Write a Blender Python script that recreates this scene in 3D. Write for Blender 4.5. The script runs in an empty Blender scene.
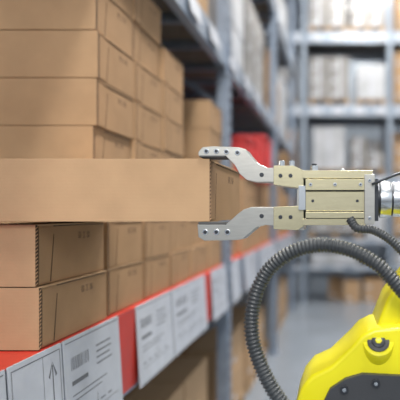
import bpy, math, random
from mathutils import Vector, Matrix
random.seed(4)
H=1.75   # eye height; z values below are measured from eye level
scene=bpy.context.scene
scene.view_settings.view_transform='Standard'

# ---------------- materials ----------------
def mat(name,col,rough=.6,metal=0,noise=0,nscale=8,bump=0,bscale=60,spec=.5,emit=None,stretch=None,bdist=.002):
    m=bpy.data.materials.new(name); m.use_nodes=True
    nt=m.node_tree; b=nt.nodes['Principled BSDF']
    b.inputs['Roughness'].default_value=rough; b.inputs['Metallic'].default_value=metal
    b.inputs['Specular IOR Level'].default_value=spec
    b.inputs['Base Color'].default_value=(*col,1)
    tc=nt.nodes.new('ShaderNodeTexCoord')
    mp=nt.nodes.new('ShaderNodeMapping'); nt.links.new(tc.outputs['Object'],mp.inputs['Vector'])
    if stretch: mp.inputs['Scale'].default_value=stretch
    if noise:
        n=nt.nodes.new('ShaderNodeTexNoise'); n.inputs['Scale'].default_value=nscale; n.inputs['Detail'].default_value=5
        nt.links.new(mp.outputs[0],n.inputs['Vector'])
        r=nt.nodes.new('ShaderNodeValToRGB')
        r.color_ramp.elements[0].position=.3; r.color_ramp.elements[1].position=.7
        r.color_ramp.elements[0].color=(*[c*(1-noise) for c in col],1)
        r.color_ramp.elements[1].color=(*[min(1,c*(1+noise)) for c in col],1)
        nt.links.new(n.outputs['Fac'],r.inputs[0]); nt.links.new(r.outputs[0],b.inputs['Base Color'])
    if bump:
        n=nt.nodes.new('ShaderNodeTexNoise'); n.inputs['Scale'].default_value=bscale
        nt.links.new(mp.outputs[0],n.inputs['Vector'])
        bp=nt.nodes.new('ShaderNodeBump'); bp.inputs['Strength'].default_value=bump; bp.inputs['Distance'].default_value=bdist
        nt.links.new(n.outputs['Fac'],bp.inputs['Height']); nt.links.new(bp.outputs[0],b.inputs['Normal'])
    if emit:
        b.inputs['Emission Color'].default_value=(*col,1); b.inputs['Emission Strength'].default_value=emit
    return m
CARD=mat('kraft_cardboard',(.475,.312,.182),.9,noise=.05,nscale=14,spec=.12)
CARD2=mat('kraft_shaded_side_and_tape',(.375,.232,.128),.9,noise=.06,nscale=12,spec=.12)  # carton sides, shade put into the colour; also tape on palletised cartons
def corrugate(m):
    # faint liner waviness of corrugated board
    nt=m.node_tree; b=nt.nodes['Principled BSDF']
    tc=nt.nodes.new('ShaderNodeTexCoord'); wv=nt.nodes.new('ShaderNodeTexWave'); wv.wave_type='BANDS'
    wv.bands_direction='Z'; wv.inputs['Scale'].default_value=38; wv.inputs['Distortion'].default_value=.8; wv.inputs['Detail'].default_value=1
    nz=nt.nodes.new('ShaderNodeTexNoise'); nz.inputs['Scale'].default_value=120
    ml=nt.nodes.new('ShaderNodeMath'); ml.operation='MULTIPLY'; ml.inputs[1].default_value=.25
    ad=nt.nodes.new('ShaderNodeMath'); ad.operation='ADD'
    nt.links.new(tc.outputs['Object'],wv.inputs['Vector']); nt.links.new(tc.outputs['Object'],nz.inputs['Vector'])
    nt.links.new(wv.outputs['Fac'],ml.inputs[0]); nt.links.new(ml.outputs[0],ad.inputs[0]); nt.links.new(nz.outputs['Fac'],ad.inputs[1])
    bp=nt.nodes.new('ShaderNodeBump'); bp.inputs['Strength'].default_value=.16; bp.inputs['Distance'].default_value=.001
    nt.links.new(ad.outputs[0],bp.inputs['Height']); nt.links.new(bp.outputs[0],b.inputs['Normal'])
corrugate(CARD); corrugate(CARD2)
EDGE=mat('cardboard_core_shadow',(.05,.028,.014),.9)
FLUTE=mat('cardboard_flute',(.40,.24,.13),.9)
INK=mat('box_print_ink',(.14,.08,.045),.8)
TAPE=mat('label_white',(.50,.52,.57),.45,noise=.06,nscale=15)
BLACK=mat('label_print',(.14,.145,.16),.5)
RED=mat('red_beam_paint',(.56,.04,.025),.4,noise=.1)
REDB=mat('red_plastic',(.62,.05,.05),.4)
STEEL=mat('galvanized_steel_bluegrey',(.24,.29,.37),.4,metal=.35,noise=.15,nscale=12)
STEELD=mat('rack_dark_hole',(.03,.035,.045),.7)
DECK=mat('deck_chipboard',(.15,.13,.11),.8,noise=.2,nscale=20)
BLUE=mat('beam_grey_blue',(.29,.34,.41),.4,metal=.2,noise=.08)
FLOOR=mat('polished_concrete',(.25,.28,.32),.22,noise=.10,nscale=1.5,bump=.05,bscale=20)
WALLM=mat('wall_panel',(.24,.28,.33),.7,noise=.05)
CEILM=mat('ceiling_panel',(.35,.38,.42),.8)
WRAP=mat('shrink_wrapped_goods',(.45,.46,.48),.35,noise=.25,nscale=3)
WRAP2=mat('grey_carton',(.25,.24,.23),.6,noise=.25,nscale=3)
WOOD=mat('pallet_wood',(.38,.25,.14),.8,noise=.25,nscale=14)
ALU=mat('machined_aluminium',(.62,.60,.55),.28,metal=.95,noise=.05,nscale=30,bump=.12,bscale=30,stretch=(1,1,6),bdist=.0006)
BRASS=mat('champagne_anodised',(.66,.60,.40),.27,metal=.88,noise=.04,nscale=25,bump=.12,bscale=25,stretch=(1,1,5),bdist=.0006)
SILV=mat('brushed_silver',(.62,.65,.68),.25,metal=.9)
DK=mat('dark_metal',(.05,.055,.065),.35,metal=.6)
PAD=mat('grip_pad_rubber',(.07,.07,.07),.7)
HOSEM=mat('black_rubber_hose',(.045,.05,.055),.36,noise=.15)
YEL=mat('robot_yellow_paint',(.76,.69,.012),.3,noise=.03)
BLKP=mat('black_plastic_cover',(.045,.047,.052),.45,bump=.2,bscale=300)
LAMP=mat('lamp_diffuser',(1,.98,.94),.5,emit=6)

# ---------------- mesh builder ----------------
class MB:
    def __init__(s): s.v=[];s.f=[];s.m=[];s.mats=[]
    def mi(s,m):
        if m not in s.mats: s.mats.append(m)
        return s.mats.index(m)
    def add(s,vs,fs,m):
        o=len(s.v); s.v+=[tuple(v) for v in vs]; i=s.mi(m)
        for f in fs: s.f.append([a+o for a in f]); s.m.append(i)
    def box(s,x0,x1,y0,y1,z0,z1,m):
        vs=[(x,y,z) for x in(x0,x1) for y in(y0,y1) for z in(z0,z1)]
        s.add(vs,[(0,1,3,2),(4,6,7,5),(0,4,5,1),(2,3,7,6),(0,2,6,4),(1,5,7,3)],m)
    def prism(s,pts,a0,a1,m,axis='y'):
        n=len(pts)
        def P(p,a):
            return (p[0],a,p[1]) if axis=='y' else ((a,p[0],p[1]) if axis=='x' else (p[0],p[1],a))
        vs=[P(p,a0) for p in pts]+[P(p,a1) for p in pts]
        fs=[tuple(range(n)),tuple(range(2*n-1,n-1,-1))]+[(i,(i+1)%n,n+(i+1)%n,n+i) for i in range(n)]
        s.add(vs,fs,m)
    def cyl(s,p0,p1,r,m,seg=28,r1=None):
        p0=Vector(p0);p1=Vector(p1);d=(p1-p0).normalized()
        u=d.orthogonal().normalized();w=d.cross(u); r1=r if r1 is None else r1
        vs=[];
        for p,rr in((p0,r),(p1,r1)):
            for i in range(seg):
                a=2*math.pi*i/seg; vs.append(p+u*math.cos(a)*rr+w*math.sin(a)*rr)
        fs=[tuple(range(seg)),tuple(range(2*seg-1,seg-1,-1))]+[(i,(i+1)%seg,seg+(i+1)%seg,seg+i) for i in range(seg)]
        s.add(vs,fs,m)
    def beam(s,p0,p1,t,m): s.cyl(p0,p1,t,m,seg=4)
    def build(s,name,loc=(0,0,0),bevel=0,parent=None,smooth=False,rotz=0,segs=2):
        me=bpy.data.meshes.new(name); me.from_pydata(s.v,[],s.f)
        for m in s.mats: me.materials.append(m)
        for p,i in zip(me.polygons,s.m): p.material_index=i
        import bmesh
        bm=bmesh.new(); bm.from_mesh(me); bmesh.ops.recalc_face_normals(bm,faces=bm.faces); bm.to_mesh(me); bm.free()
        o=bpy.data.objects.new(name,me); scene.collection.objects.link(o)
        o.location=(loc[0],loc[1],loc[2]+(0 if parent else H)); o.rotation_euler[2]=rotz
        if parent: o.parent=parent
        if bevel:
            b=o.modifiers.new('bevel','BEVEL'); b.width=bevel; b.segments=segs; b.limit_method='ANGLE'; b.angle_limit=math.radians(35)
            b.harden_normals=False
        if smooth:
            for p in me.polygons: p.use_smooth=True
            try:
                o.select_set(True); bpy.context.view_layer.objects.active=o
                bpy.ops.object.shade_auto_smooth(angle=math.radians(35)); o.select_set(False)
            except Exception as e: print('smooth',e)
        return o

def empty(name,loc=(0,0,0)):
    e=bpy.data.objects.new(name,None); scene.collection.objects.link(e); e.location=(loc[0],loc[1],loc[2]+H); e.empty_display_size=.1; return e

# carton: origin = front right bottom corner, extends -x, +y, +z
def carton(mb,x,y,z,w,d,h,detail=True,prints=True):
    t=.010
    mb.box(x-w,x,y,y+t,z+.001,z+h-.002,CARD)                   # front panel
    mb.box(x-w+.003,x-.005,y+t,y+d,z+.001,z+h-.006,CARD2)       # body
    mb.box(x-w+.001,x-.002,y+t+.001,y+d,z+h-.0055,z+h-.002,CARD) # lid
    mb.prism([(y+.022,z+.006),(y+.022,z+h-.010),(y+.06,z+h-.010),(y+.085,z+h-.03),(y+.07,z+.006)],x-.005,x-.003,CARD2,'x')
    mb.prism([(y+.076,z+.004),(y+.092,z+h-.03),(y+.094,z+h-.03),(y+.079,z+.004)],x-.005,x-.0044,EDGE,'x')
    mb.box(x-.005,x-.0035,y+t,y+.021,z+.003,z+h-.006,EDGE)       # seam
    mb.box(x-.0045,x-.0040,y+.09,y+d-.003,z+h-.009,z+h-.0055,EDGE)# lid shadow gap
    if detail:
        n=int(h/.0095); 
        mb.box(x,x+.0006,y+.0012,y+t-.0006,z+.002,z+h-.003,EDGE)
        for i in range(n):
            z0=z+.003+i*(h-.007)/n; dz=(h-.007)/n
            mb.prism([(y+.0008,z0),(y+.0008,z0+dz*.3),(y+t-.0005,z0+dz*.8),(y+t-.0005,z0+dz*.5)],x+.0004,x+.0018,FLUTE,'x')
    if prints:
        xs=x-.0052; y0=y+d*.58; zt=z+h*.70
        q=.015*h/.16
        for k in range(3):
            yy=y0+k*q*1.7
            mb.box(xs,xs+.0007,yy,yy+q,zt,zt+q*.18,INK); mb.box(xs,xs+.0007,yy,yy+q,zt+q*1.1,zt+q*1.25,INK)
            mb.box(xs,xs+.0007,yy+q*.4,yy+q*.6,zt+q*.2,zt+q*1.1,INK)
            if k!=1: mb.box(xs,xs+.0007,yy,yy+q*.14,zt,zt+q*1.2,INK); mb.box(xs,xs+.0007,yy+q*.86,yy+q,zt,zt+q*1.2,INK)

def stack(name,x,y,n,w=.6,d=.325,h=.16,z=-.35,jit=.010,lowx=None,detail=True):
    mb=MB()
    for i in range(n):
        xx=(lowx if (lowx is not None and i<2) else x)+(random.uniform(-jit,jit) if not(lowx is not None and i<2) else random.uniform(-.006,.006))
        carton(mb,xx,y+random.uniform(0,.006),z+i*h,w,d-.010,h,detail)
    return mb.build(name,bevel=.0022,segs=1)

# ---------------- room shell ----------------
mb=MB(); mb.box(-4,6,-3,14,-H-.1,-H,FLOOR); mb.build('floor')
mb=MB(); mb.box(-4,6,13.5,13.7,-H,6,WALLM)
for i in range(40): mb.box(-4+i*.25,-3.96+i*.25,13.47,13.5,-H,6,WALLM)
mb.build('wall_back')
mb=MB(); mb.box(-4.2,-4,-3,13.7,-H,6,WALLM); mb.build('wall_left')
mb=MB(); mb.box(-4.2,6,-3,13.7,6,6.2,CEILM)
for i in range(6): mb.box(-4,6,-1+i*2.6,-.8+i*2.6,5.75,6,STEEL)
mb.build('ceiling')

# ---------------- left rack ----------------
FX=-.735
mb=MB()
posts=[.70,3.45,6.20,8.95]
for py in posts:
    for px in (FX-.035,-1.95):
        mb.box(px-.035,px+.045,py-.045,py+.045,-H,5.2,STEEL)
        z=-H+.1
        while z<4.2:
            for s in(-.022,.022): mb.box(px+.045,px+.0462,py+s-.007,py+s+.007,z,z+.035,STEELD)
            z+=.08
        mb.box(px-.06,px+.07,py-.07,py+.07,-H,-H+.012,STEEL)
    z=-1.5; sg=0
    while z<4.8:
        a,b=(FX-.07,-1.92) if sg%2 else (-1.92,FX-.07)
        mb.beam((a,py,z),(b,py,z+.75),.022,STEEL); z+=.75; sg+=1
for (zt,hh,m) in ((-.357,.29,STEEL),(1.13,.15,BLUE),(2.60,.15,BLUE),(4.0,.15,BLUE)):
    for a,b in zip(posts[:-1],posts[1:]):
        mb.box(FX-.055,FX-.004,a+.045,b-.045,zt-hh,zt,m)
        mb.box(-2.0,-1.95,a+.045,b-.045,zt-hh,zt,m)
        for yy in(a+.05,b-.09): mb.box(FX-.004,FX+.004,yy,yy+.04,zt-hh-.05,zt+.02,STEEL)
        k=a+.3
        while k<b-.1:
            mb.box(-1.95,FX-.055,k,k+.05,zt-.06,zt-.012,STEEL); k+=.45
    mb.box(-1.96,FX-.052,posts[0]+.05,posts[-1]-.05,zt-.012,zt+.004,DECK)
for a,b in zip(posts[:-1],posts[1:]):
    mb.box(-1.9,FX-.003,a+.06,b-.1,-.356,-.352,RED)
for a,b in ((1.68,1.85),(2.82,2.95),(4.1,4.4),(5.3,5.5)):
    mb.box(FX-.004,FX-.001,a-.02,b+.02,-.635,-.358,RED)
rack=mb.build('pallet_rack',bevel=.003,segs=1)

# label strip on the beams
mb=MB()
def label(mb,y0,y1,zb,zt,kind,x=FX):
    mb.prism([(x-.004,zt),(x,zt),(x+.018,zb),(x+.014,zb)],y0,y1,TAPE,'y')
    w=y1-y0; hh=zt-zb
    f=lambda z:x+.0005+(zt-z)/hh*.018
    def r(ya,yb,za,zc,m=BLACK):
        a,b=y0+w*ya,y0+w*yb; z0,z1=zb+hh*za,zb+hh*zc
        mb.add([(f(z0),a,z0),(f(z0),b,z0),(f(z1),b,z1),(f(z1),a,z1)],[(0,1,2,3)],m)
    if kind==0:
        r(.78,.80,.45,.85)
        za,zb_=zb+hh*.76,zb+hh*.88
        mb.add([(f(za),y0+w*.70,za),(f(za),y0+w*.73,za-hh*.02),(f(zb_),y0+w*.79,zb_)],[(0,1,2)],BLACK)
        mb.add([(f(za),y0+w*.88,za),(f(za),y0+w*.85,za-hh*.02),(f(zb_),y0+w*.79,zb_)],[(0,1,2)],BLACK)
        for q in [(.04,.05,.04,.96),(.95,.96,.04,.96),(.04,.96,.04,.048),(.04,.96,.952,.96),(.6,.607,.04,.96)]: r(*q)
    else:
        bx=.1
        while bx<.38:
            t=random.choice((.005,.008,.012)); r(bx,bx+t,.70,.82); bx+=t+random.choice((.012,.018))
        for k in range(4): r(.52,.52+random.uniform(.15,.3),.80-k*.06,.815-k*.06)
        r(.1,.36,.56,.60); r(.1,.7,.46,.47); r(.1,.6,.41,.42); r(.1,.9,.2,.206); r(.5,.506,.2,.34)
        for k in range(5): r(.1+k*.15,.1+k*.15+random.uniform(.04,.11),.25,.265)
        r(.03,.97,.02,.028); r(.03,.97,.962,.97)
ys=[(.9,1.11,1),(1.12,1.337,0),(1.346,1.69,1),(1.84,2.225,1),(2.24,2.81,1),(2.96,3.35,1)]
y=3.52
while y<8.7:
    w=random.uniform(.28,.4); ys.append((y,y+w,random.choice((0,1,1)))); y+=w+random.choice((.02,.03,.2))
for a,b,k in ys: label(mb,a,b,-.65,-.350,k,FX+.002)
y=.9
while y<8.4:
    w=random.uniform(.15,.25); label(mb,y,y+w,1.0,1.11,1,FX+.004); 
    label(mb,y+.1,y+.1+w,2.47,2.58,1,FX+.004); y+=w+random.uniform(.2,.6)
mb.build('shelf_label_strip',parent=rack)

# ---------------- boxes on the shelf ----------------
for i in range(2):
    mb=MB(); carton(mb,-.748 if i==0 else -.757,1.262,-.350+i*.16,.6,.385,.16); mb.build('cardboard_box',bevel=.002,segs=1)
stack('cardboard_box_stack',-.80,1.668,8,lowx=-.760)
stack('cardboard_box_stack',-.80,1.998,8,lowx=-.762)
stack('cardboard_box_stack',-.80,2.328,7,lowx=-.765,d=.31)
stack('cardboard_box_stack',-.77,2.66,3,d=.35,detail=False)
stack('cardboard_box_stack',-.765,3.03,6,d=.34,h=.172,detail=False)
stack('cardboard_box_stack',-.78,3.56,5,d=.36,detail=False)
stack('cardboard_box_stack',-.76,4.15,4,d=.55,detail=False)
stack('cardboard_box_stack',-.77,4.75,4,d=.55,detail=False)
stack('cardboard_box_stack',-.77,5.4,5,d=.5,detail=False)
stack('cardboard_box_stack',-.77,6.3,3,d=.45,detail=False)
stack('cardboard_box_stack',-.77,6.85,6,d=.55,detail=False)
stack('cardboard_box_stack',-.77,7.5,4,d=.55,detail=False)
for (yy,n) in ((1.3,5),(1.75,8),(2.2,8),(2.65,6),(3.55,7),(4.0,5),(4.5,4)):
    stack('cardboard_box_stack',-1.42,yy,n,w=.46,d=.4,detail=False)

def crate(name,x0,x1,y0,y1,z0,z1,m):
    mb=MB(); t=.012
    mb.box(x0,x1,y0,y1,z0,z0+t,m)
    mb.box(x0,x1,y0,y0+t,z0,z1,m); mb.box(x0,x1,y1-t,y1,z0,z1,m)
    mb.box(x0,x0+t,y0,y1,z0,z1,m); mb.box(x1-t,x1,y0,y1,z0,z1,m)
    mb.box(x0-.012,x1+.012,y0-.012,y0,z1-.03,z1,m); mb.box(x0-.012,x1+.012,y1,y1+.012,z1-.03,z1,m)
    mb.box(x1,x1+.012,y0,y1,z1-.03,z1,m); mb.box(x0-.012,x0,y0,y1,z1-.03,z1,m)
    for k in range(4):
        yy=y0+(y1-y0)*(k+.5)/4; mb.box(x1,x1+.008,yy-.008,yy+.008,z0,z1-.03,m)
    return mb.build(name,bevel=.003)
crate('red_storage_crate',-1.2,-.74,4.22,4.75,.293,.65,REDB)
crate('red_storage_crate',-1.2,-.68,4.8,5.32,.293,.74,REDB)

def goods(name,x0,x1,y0,y1,z0,z1,m,pallet=True):
    mb=MB()
    zz=z0
    if pallet:
        for k in range(6):
            xx=x0+(x1-x0-.09)*k/5; mb.box(xx,xx+.09,y0,y1,z0+.10,z0+.12,WOOD)
        for k in range(3):
            xx=x0+(x1-x0-.09)*k/2; mb.box(xx,xx+.09,y0,y1,z0+.001,z0+.02,WOOD)
            for j in range(3):
                yy=y0+(y1-y0-.09)*j/2; mb.box(xx,xx+.09,yy,yy+.09,z0+.02,z0+.10,WOOD)
        zz=z0+.12
    nx=max(1,round((x1-x0)/.42)); ny=max(1,round((y1-y0)/.42)); nz=max(1,round((z1-zz)/.3))
    for i in range(nx):
        for j in range(ny):
            for k in range(nz):
                if k==nz-1 and random.random()<.15: continue
                g=.004; e=random.uniform(0,.012)
                a=x0+(x1-x0)*i/nx+g;b=x0+(x1-x0)*(i+1)/nx-g-e
                c=y0+(y1-y0)*j/ny+g+e;d=y0+(y1-y0)*(j+1)/ny-g
                e0=zz+(z1-zz)*k/nz;e1=zz+(z1-zz)*(k+1)/nz-.003
                mb.box(a,b,c,d,e0,e1,m)
                mb.box((a+b)/2-.025,(a+b)/2+.025,c-.001,d+.001,e0+.02,e1+.001,TAPE if m!=CARD else CARD2)
                mb.box(a+.05,a+.13,c-.0016,c-.0005,e0+.05,e0+.10,TAPE)
                mb.box(b+.0005,b+.0016,c+.05,c+.13,e0+.05,e0+.10,TAPE)
    return mb.build(name,bevel=.004,segs=1)
for (a,b,z1,m) in ((1.1,2.1,1.9,WRAP2),(2.3,3.3,2.1,CARD),(3.6,4.6,2.15,WRAP),(4.8,5.9,2.1,WRAP2),(6.35,7.4,2.2,CARD),(7.6,8.7,2.1,WRAP)):
    goods('pallet_of_cartons',-1.85,-.83,a,b,1.135,z1,m)
for (a,b,z1,m) in ((3.6,4.6,3.6,WRAP),(4.8,5.9,3.5,CARD),(6.35,7.4,3.6,WRAP2),(7.6,8.7,3.5,WRAP)):
    goods('pallet_of_cartons',-1.85,-.83,a,b,2.605,z1,m)
for (a,b,z1,m) in ((1.2,2.2,-1.0,CARD),(2.3,3.3,-.95,CARD),(3.6,4.6,-1.0,CARD),(4.8,5.9,-1.1,CARD),(6.35,7.4,-.9,WRAP2),(7.6,8.7,-1.1,CARD)):
    goods('pallet_of_cartons',-1.85,-.83,a,b,-H,z1,m)

# ---------------- end rack ----------------
mb=MB()
EX=[-2.25,-.60,1.05,2.7,4.35]; EY=9.6; ED=1.1
for x in EX:
    for yy in(EY,EY+ED):
        mb.box(x-.045,x+.045,yy-.04,yy+.04,-H,5.4,BLUE)
        z=-H+.1
        while z<4:
            for s in(-.022,.022): mb.box(x+s-.006,x+s+.006,yy-.0415,yy-.04,z,z+.03,STEELD)
            z+=.09
    for k in range(7): mb.beam((x,EY,-1.6+k),(x,EY+ED,-.9+k),.022,STEEL)
LV=[3.45,2.05,.70,-.52,-1.02]
for zt in LV:
    for a,b in zip(EX[:-1],EX[1:]):
        hh=.22 if zt>0 else .09
        mb.box(a+.045,b-.045,EY-.05,EY,zt-hh,zt,BLUE); mb.box(a+.045,b-.045,EY+ED,EY+ED+.05,zt-hh,zt,BLUE)
        for k in range(4):
            xx=a+.15+k*(b-a-.3)/3.3; mb.box(xx,xx+.2,EY-.056,EY-.05,zt-hh*.85,zt-hh*.2,TAPE)
    mb.box(EX[0],EX[-1],EY,EY+ED,zt-.02,zt+.002,DECK)
mb.build('pallet_rack',bevel=.003,segs=1)
gy0,gy1=EY+.05,EY+1.0
def eg(x0,x1,z0,z1,m,p=True): goods('pallet_of_cartons',x0,x1,gy0,gy1,z0,z1,m,p)
eg(-.5,.25,3.46,4.6,WRAP2); eg(.3,.98,3.46,4.5,WRAP2); eg(1.2,2.3,3.46,4.5,CARD)
eg(-.5,.28,2.06,3.0,WRAP2); eg(.42,.98,2.06,2.85,WRAP); eg(1.15,2.2,2.06,3.1,CARD)
eg(-.42,.2,.71,1.65,WRAP); eg(.3,.95,.71,1.45,WRAP2); eg(1.15,2.2,.71,1.6,CARD)
eg(-.5,.5,-.51,.35,WRAP2); eg(.6,.98,-.51,.2,WRAP,False); eg(1.15,2.2,-.51,.3,CARD)
eg(-.45,.9,-1.01,-.78,WRAP,False); eg(1.15,2.4,-1.01,-.75,WRAP,False)
eg(-.14,.5,-H,-1.33,CARD,False); eg(.56,.98,-H,-1.3,CARD,False); eg(1.2,2.4,-H,-1.35,CARD,False)
eg(-2.1,-.75,.71,1.6,CARD); eg(-2.1,-.75,2.06,3.1,WRAP2); eg(-2.1,-.75,-.51,.3,CARD)

# ---------------- held box ----------------
HY=1.235
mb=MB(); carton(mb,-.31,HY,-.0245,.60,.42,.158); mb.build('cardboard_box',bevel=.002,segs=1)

# ---------------- gripper ----------------
S=1/405.
def G(p): return ((p[0]-335)*S,(212-p[1])*S)
def GP(l): return [G(p) for p in l]
grip=empty('robotic_gripper',(0,HY,0))
top=[(199,152),(203,147.5),(213,146.5),(239,147.5),(246,149.5),(250,155),(257,163),(268,168),(283,168),(283,182),(255,182),(247,180),(240,174),(235,165),(230,160),(226,156),(199,156)]
bot=[(198,224.5),(226,224.5),(232,219.5),(238,214),(244,209.5),(252,207),(283,207),(283,226),(266,225),(257,227),(250,233),(243,239),(236,240),(205,240.5),(199,237)]
mb=MB(); mb.prism(GP(top),-.006,.055,ALU)
mb.prism(GP([(200,155.8),(226,155.8),(226,157.5),(200,157.5)]),-.0065,.055,PAD)
for q in((207,151.5),(217,151.5),(227,152),(238,153)):
    x,z=G(q); mb.cyl((x,-.0085,z),(x,-.004,z),2.7*S,SILV,18); mb.cyl((x,-.0095,z),(x,-.0075,z),1.7*S,DK,12)
x,z=G((262,175)); mb.cyl((x,-.008,z),(x,-.004,z),2.2*S,DK,14)
mb.build('finger_upper',bevel=.0025,parent=grip)
mb=MB(); mb.prism(GP(bot),-.006,.055,ALU)
mb.prism(GP([(199,222),(227,222),(227,224.8),(199,224.8)]),-.0065,.055,PAD)
for q in((206,232),(217,232),(228,232)):
    x,z=G(q); mb.cyl((x,-.0085,z),(x,-.004,z),3.0*S,SILV,18); mb.cyl((x,-.0095,z),(x,-.0075,z),1.9*S,DK,12)
x,z=G((262,216)); mb.cyl((x,-.008,z),(x,-.004,z),2.2*S,DK,14)
mb.build('finger_lower',bevel=.0025,parent=grip)
mb=MB()
for pl,bolts in (([(274,166),(294,166),(304,171),(304,188),(297,188),(274,185)],((281,176),(291,176))),
           ([(274,207),(297,206),(304,206),(304,226),(298,230),(274,229)],((281,217),(291,217)))):
    mb.prism(GP(pl),-.012,.07,BRASS)
    for q in bolts:
        x,z=G(q); mb.cyl((x,-.014,z),(x,-.011,z),2.0*S,DK,14)
    if pl[0][1]<200:
        for q in bolts:
            x,z=G((q[0],pl[0][1])); mb.cyl((x,.02,z),(x,.02,z+6*S),3*S,SILV,14); mb.cyl((x,.02,z+6*S),(x,.02,z+6.6*S),2*S,DK,6)
mb.build('finger_carrier',bevel=.0022,parent=grip)
mb=MB()
b=lambda x0,x1,y0,y1,d0,d1,m: mb.box(G((x0,0))[0],G((x1,0))[0],d0,d1,G((0,y1))[1],G((0,y0))[1],m)
b(306,368,176,223,-.004,.10,DK)
b(297,304,170,230,-.002,.09,ALU)
b(303,372,171,178.8,-.018,.10,BRASS)
b(303,366,218.6,225,-.018,.10,BRASS)
b(306,364,179.8,190.5,-.024,.0,BRASS)
b(306,364,191.7,211,-.015,.0,BRASS)
b(306,364,212,218,-.022,.0,BRASS)
b(299,306,186,210,-.020,.08,SILV)
b(364,374,175,224,-.024,.1,ALU)
b(374,378,179,221,-.012,.09,DK)
for q in((313,201),(357,201)):
    x,z=G(q); mb.cyl((x,-.0165,z),(x,-.013,z),1.5*S,DK,12)
for q in((369,181),(369,218),(311,185),(360,185),(335,185)):
    x,z=G(q); mb.cyl((x,-.027,z),(x,-.022,z),1.8*S,SILV,14); mb.cyl((x,-.0275,z),(x,-.026,z),.9*S,DK,6)
x,z=G((314,171)); mb.cyl((x,.02,z),(x,.02,z+6*S),4*S,SILV,18); mb.cyl((x,.02,z+6*S),(x,.02,z+8*S),2.6*S,DK,18)
x,z=G((342,171)); mb.cyl((x,.03,z),(x,.03,z+3*S),3*S,SILV,18)
mb.build('gripper_body',bevel=.0020,parent=grip)
mb=MB()
z0=G((0,199))[1]; X=lambda p:G((p,0))[0]
mb.cyl((X(377),.045,z0),(X(381),.045,z0),17*S,DK,40)
mb.cyl((X(381),.045,z0),(X(392),.045,z0),19*S,SILV,40)
mb.cyl((X(392),.045,z0),(X(394),.045,z0),17*S,DK,40)
mb.cyl((X(394),.045,z0),(X(438),.045,z0),18*S,SILV,40)
for i in range(8):
    a=i*math.pi/4; cy=.045+math.cos(a)*15*S; cz=z0+math.sin(a)*15*S
    mb.cyl((X(380),cy,cz),(X(381.0)-.002,cy,cz),1.6*S,SILV,10)
mb.build('wrist_flange',bevel=.001,parent=grip,smooth=True)

# ---------------- robot arm ----------------
T=1/435.
def R(p): return ((p[0]-335)*T,(212-p[1])*T)
arm=empty('industrial_robot_arm',(0,1.14,0))
mb=MB()
mb.prism([R(p) for p in [(374,338),(383,315),(389,300),(398,288),(420,262),(436,232),(446,190),(460,172),(490,172),(502,186),(500,250),(480,320),(450,360),(395,365)]],.03,.19,YEL)
mb.cyl((X(441),.14,z0),(X(475),.14,z0),24*S,YEL,40)
mb.build('forearm_link',bevel=.012,parent=arm,segs=4,smooth=True)
mb=MB()
mb.prism([R(p) for p in [(296,402),(302,386),(312,374),(330,366),(352,345),(362,334),(374,328),(400,326),(440,330),(470,360),(475,470),(330,470),(300,440)]],.0,.17,YEL)
mb.build('elbow_housing',bevel=.010,parent=arm,segs=4,smooth=True)
mb=MB()
mb.prism([R(p) for p in [(322,402),(330,386),(345,376),(362,371),(420,374),(452,384),(456,460),(336,460)]],-.014,.002,BLKP)
for q in((344,386),(375,380),(410,383)):
    x,z=R(q); mb.cyl((x,-.018,z),(x,-.013,z),4*T,DK,18); mb.cyl((x,-.0185,z),(x,-.0175,z),2*T,SILV,6)
mb.build('cover_plate',bevel=.003,parent=arm)
mb=MB()
x,z=R((378,343)); d=Vector((0,-.70,.71)).normalized(); c=Vector((x,.004,z))
mb.cyl(c-d*.035,c+d*.006,16*T,YEL,40,r1=15*T)
mb.cyl(c+d*.006,c+d*.010,11*T,BLKP,36)
mb.cyl(c+d*.010,c+d*.013,7*T,DK,30); mb.cyl(c+d*.013,c+d*.0145,3.6*T,YEL,6)
mb.build('joint_cap',bevel=.0012,parent=arm,smooth=True)
mb=MB()
mb.prism([R(p) for p in [(345,455),(470,455),(500,560),(500,700),(340,700),(340,560)]],.01,.2,YEL)
zz=R((0,700))[1]
mb.cyl((.18,.1,zz),(.18,.1,-1.35),.16,YEL,40); mb.cyl((.18,.1,-1.35),(.18,.1,-1.33),.2,DK,40)
mb.box(-.2,.6,-.25,.45,-1.65,-1.35,BLKP)
for a in(-.1,.5):
    for bq in(-.2,.4): mb.cyl((a,bq-.03,-1.67),(a,bq+.03,-1.67),.08,DK,24)
mb.build('robot_base',bevel=.008,parent=arm,smooth=True)

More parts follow.
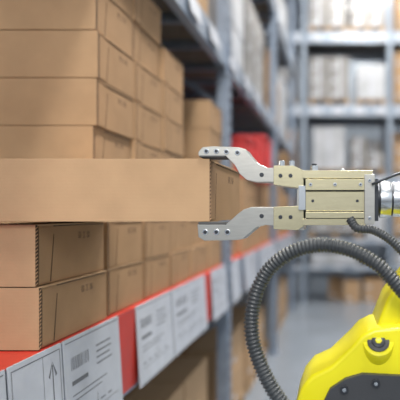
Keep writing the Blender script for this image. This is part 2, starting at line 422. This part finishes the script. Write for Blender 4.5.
# ---------------- corrugated hoses ----------------
def hose(name,pts,r,pitch,m,parent):
    off=Vector(parent.location)-Vector((0,0,H))
    P=[Vector(p)-off for p in pts]; P=[P[0]*2-P[1]]+P+[P[-1]*2-P[-2]]
    path=[]
    for i in range(1,len(P)-2):
        for k in range(40):
            t=k/40; a,b_,c,d=P[i-1],P[i],P[i+1],P[i+2]
            path.append(.5*((2*b_)+(-a+c)*t+(2*a-5*b_+4*c-d)*t*t+(-a+3*b_-3*c+d)*t**3))
    path.append(P[-2])
    L=[0]
    for a,b_ in zip(path[:-1],path[1:]): L.append(L[-1]+(b_-a).length)
    n=int(L[-1]/(pitch/6)); out=[];j=0
    for i in range(n+1):
        s=L[-1]*i/n
        while j<len(L)-2 and L[j+1]<s: j+=1
        t=(s-L[j])/max(1e-9,L[j+1]-L[j]); out.append((path[j].lerp(path[j+1],t),s))
    prof=[1,1,.97,.84,.80,.86]
    seg=20; vs=[];fs=[]; up=None
    for i,(p,s) in enumerate(out):
        d=(out[min(i+1,n)][0]-out[max(i-1,0)][0]).normalized()
        if up is None: up=d.orthogonal().normalized()
        up=(up-d*up.dot(d)).normalized(); w=d.cross(up); rr=r*prof[i%6]
        for k in range(seg):
            a=2*math.pi*k/seg; vs.append(p+up*math.cos(a)*rr+w*math.sin(a)*rr)
        if i: 
            for k in range(seg):
                fs.append(((i-1)*seg+k,(i-1)*seg+(k+1)%seg,i*seg+(k+1)%seg,i*seg+k))
    fs.append(tuple(range(seg))); fs.append(tuple(n*seg+k for k in range(seg)))
    mb=MB(); mb.add(vs,fs,m); return mb.build(name,smooth=True,parent=parent)
def V(px,py,Y): return ((px-335)*Y/500,Y,(212-py)*Y/500)
hose('corrugated_hose',[V(440,345,1.13),V(420,312,1.10),V(400,288,1.08),V(378,265,1.08),V(350,250,1.09),V(320,245,1.10),V(290,253,1.10),V(267,272,1.10),V(254,302,1.09),V(252,335,1.08),V(262,368,1.07),V(280,400,1.06),V(310,435,1.06),V(345,450,1.10)],7.6*1.09/500,.0085,HOSEM,arm)
hose('gripper_cable',[V(350,219,1.215),V(357,228,1.205),V(372,230,1.20),V(386,237,1.19),V(400,249,1.18),V(420,272,1.17),V(432,300,1.16)],4.6*1.2/500,.007,HOSEM,grip)
def tube(name,pts,r,m,parent):
    off=Vector(parent.location)-Vector((0,0,H))
    cu=bpy.data.curves.new(name,'CURVE'); cu.dimensions='3D'; sp=cu.splines.new('NURBS'); sp.points.add(len(pts)-1)
    for p,q in zip(sp.points,pts): p.co=(*(Vector(q)-off),1)
    sp.use_endpoint_u=True; sp.order_u=4; cu.bevel_depth=r; cu.bevel_resolution=4; cu.materials.append(m)
    o=bpy.data.objects.new(name,cu); scene.collection.objects.link(o); o.parent=parent; return o
tube('air_line',[V(372,184,1.20),V(385,180,1.19),V(396,172,1.2),V(420,170,1.22),V(440,182,1.24)],.0035,DK,grip)

# ---------------- lights ----------------
def area(name,loc,rot,sx,sy,p,col=(1,1,1)):
    l=bpy.data.lights.new(name,'AREA'); l.shape='RECTANGLE'; l.size=sx; l.size_y=sy; l.energy=p; l.color=col
    o=bpy.data.objects.new(name,l); scene.collection.objects.link(o); o.location=(loc[0],loc[1],loc[2]+H); o.rotation_euler=rot; return o
for i,yy in enumerate((0,3.2,6.4,9.0,11.8)):
    mb=MB(); mb.box(.35,.85,yy-.7,yy+.7,5.02,5.06,LAMP); mb.box(.3,.9,yy-.75,yy+.75,5.06,5.14,STEEL)
    mb.beam((.6,yy-.5,5.14),(.6,yy-.5,5.75),.01,STEEL); mb.beam((.6,yy+.5,5.14),(.6,yy+.5,5.75),.01,STEEL)
    mb.build('ceiling_light')
    area('ceiling_light_glow',(.6,yy,5.0),(0,0,0),.5,1.4,(230,220,210,140,180)[i],(1,.97,.92))
k=area('added_key_light',(-.3,-2.0,1.9),(0,0,0),1.2,1.0,100,(1,.96,.90))  # added key light behind the camera
k.rotation_euler=(Vector((-.5,1.6,H))-k.location).to_track_quat('-Z','Y').to_euler()
# world: hall light, brighter above the horizon, darker below
w=bpy.data.worlds.new('world'); scene.world=w; w.use_nodes=True
nt=w.node_tree; bg=nt.nodes['Background']; bg.inputs[1].default_value=1
tc=nt.nodes.new('ShaderNodeTexCoord'); sx=nt.nodes.new('ShaderNodeSeparateXYZ'); rp=nt.nodes.new('ShaderNodeValToRGB')
mr=nt.nodes.new('ShaderNodeMapRange'); mr.inputs[1].default_value=-1; mr.inputs[2].default_value=1
nt.links.new(tc.outputs['Generated'],sx.inputs[0]); nt.links.new(sx.outputs['Z'],mr.inputs[0]); nt.links.new(mr.outputs[0],rp.inputs[0]); nt.links.new(rp.outputs[0],bg.inputs[0])
e=rp.color_ramp.elements; e[0].position=.40; e[0].color=(.16,.18,.21,1); e[1].position=.62; e[1].color=(.80,.87,.95,1)

# ---------------- camera ----------------
cam=bpy.data.cameras.new('camera'); co=bpy.data.objects.new('camera',cam); scene.collection.objects.link(co)
co.location=(0,0,H); co.rotation_euler=(math.pi/2,0,0)
cam.sensor_width=36; cam.lens=45; cam.shift_x=(200-335)/400; cam.shift_y=(212-200)/400
cam.clip_start=.05
cam.dof.use_dof=True; cam.dof.focus_distance=1.25; cam.dof.aperture_fstop=1.6
scene.camera=co
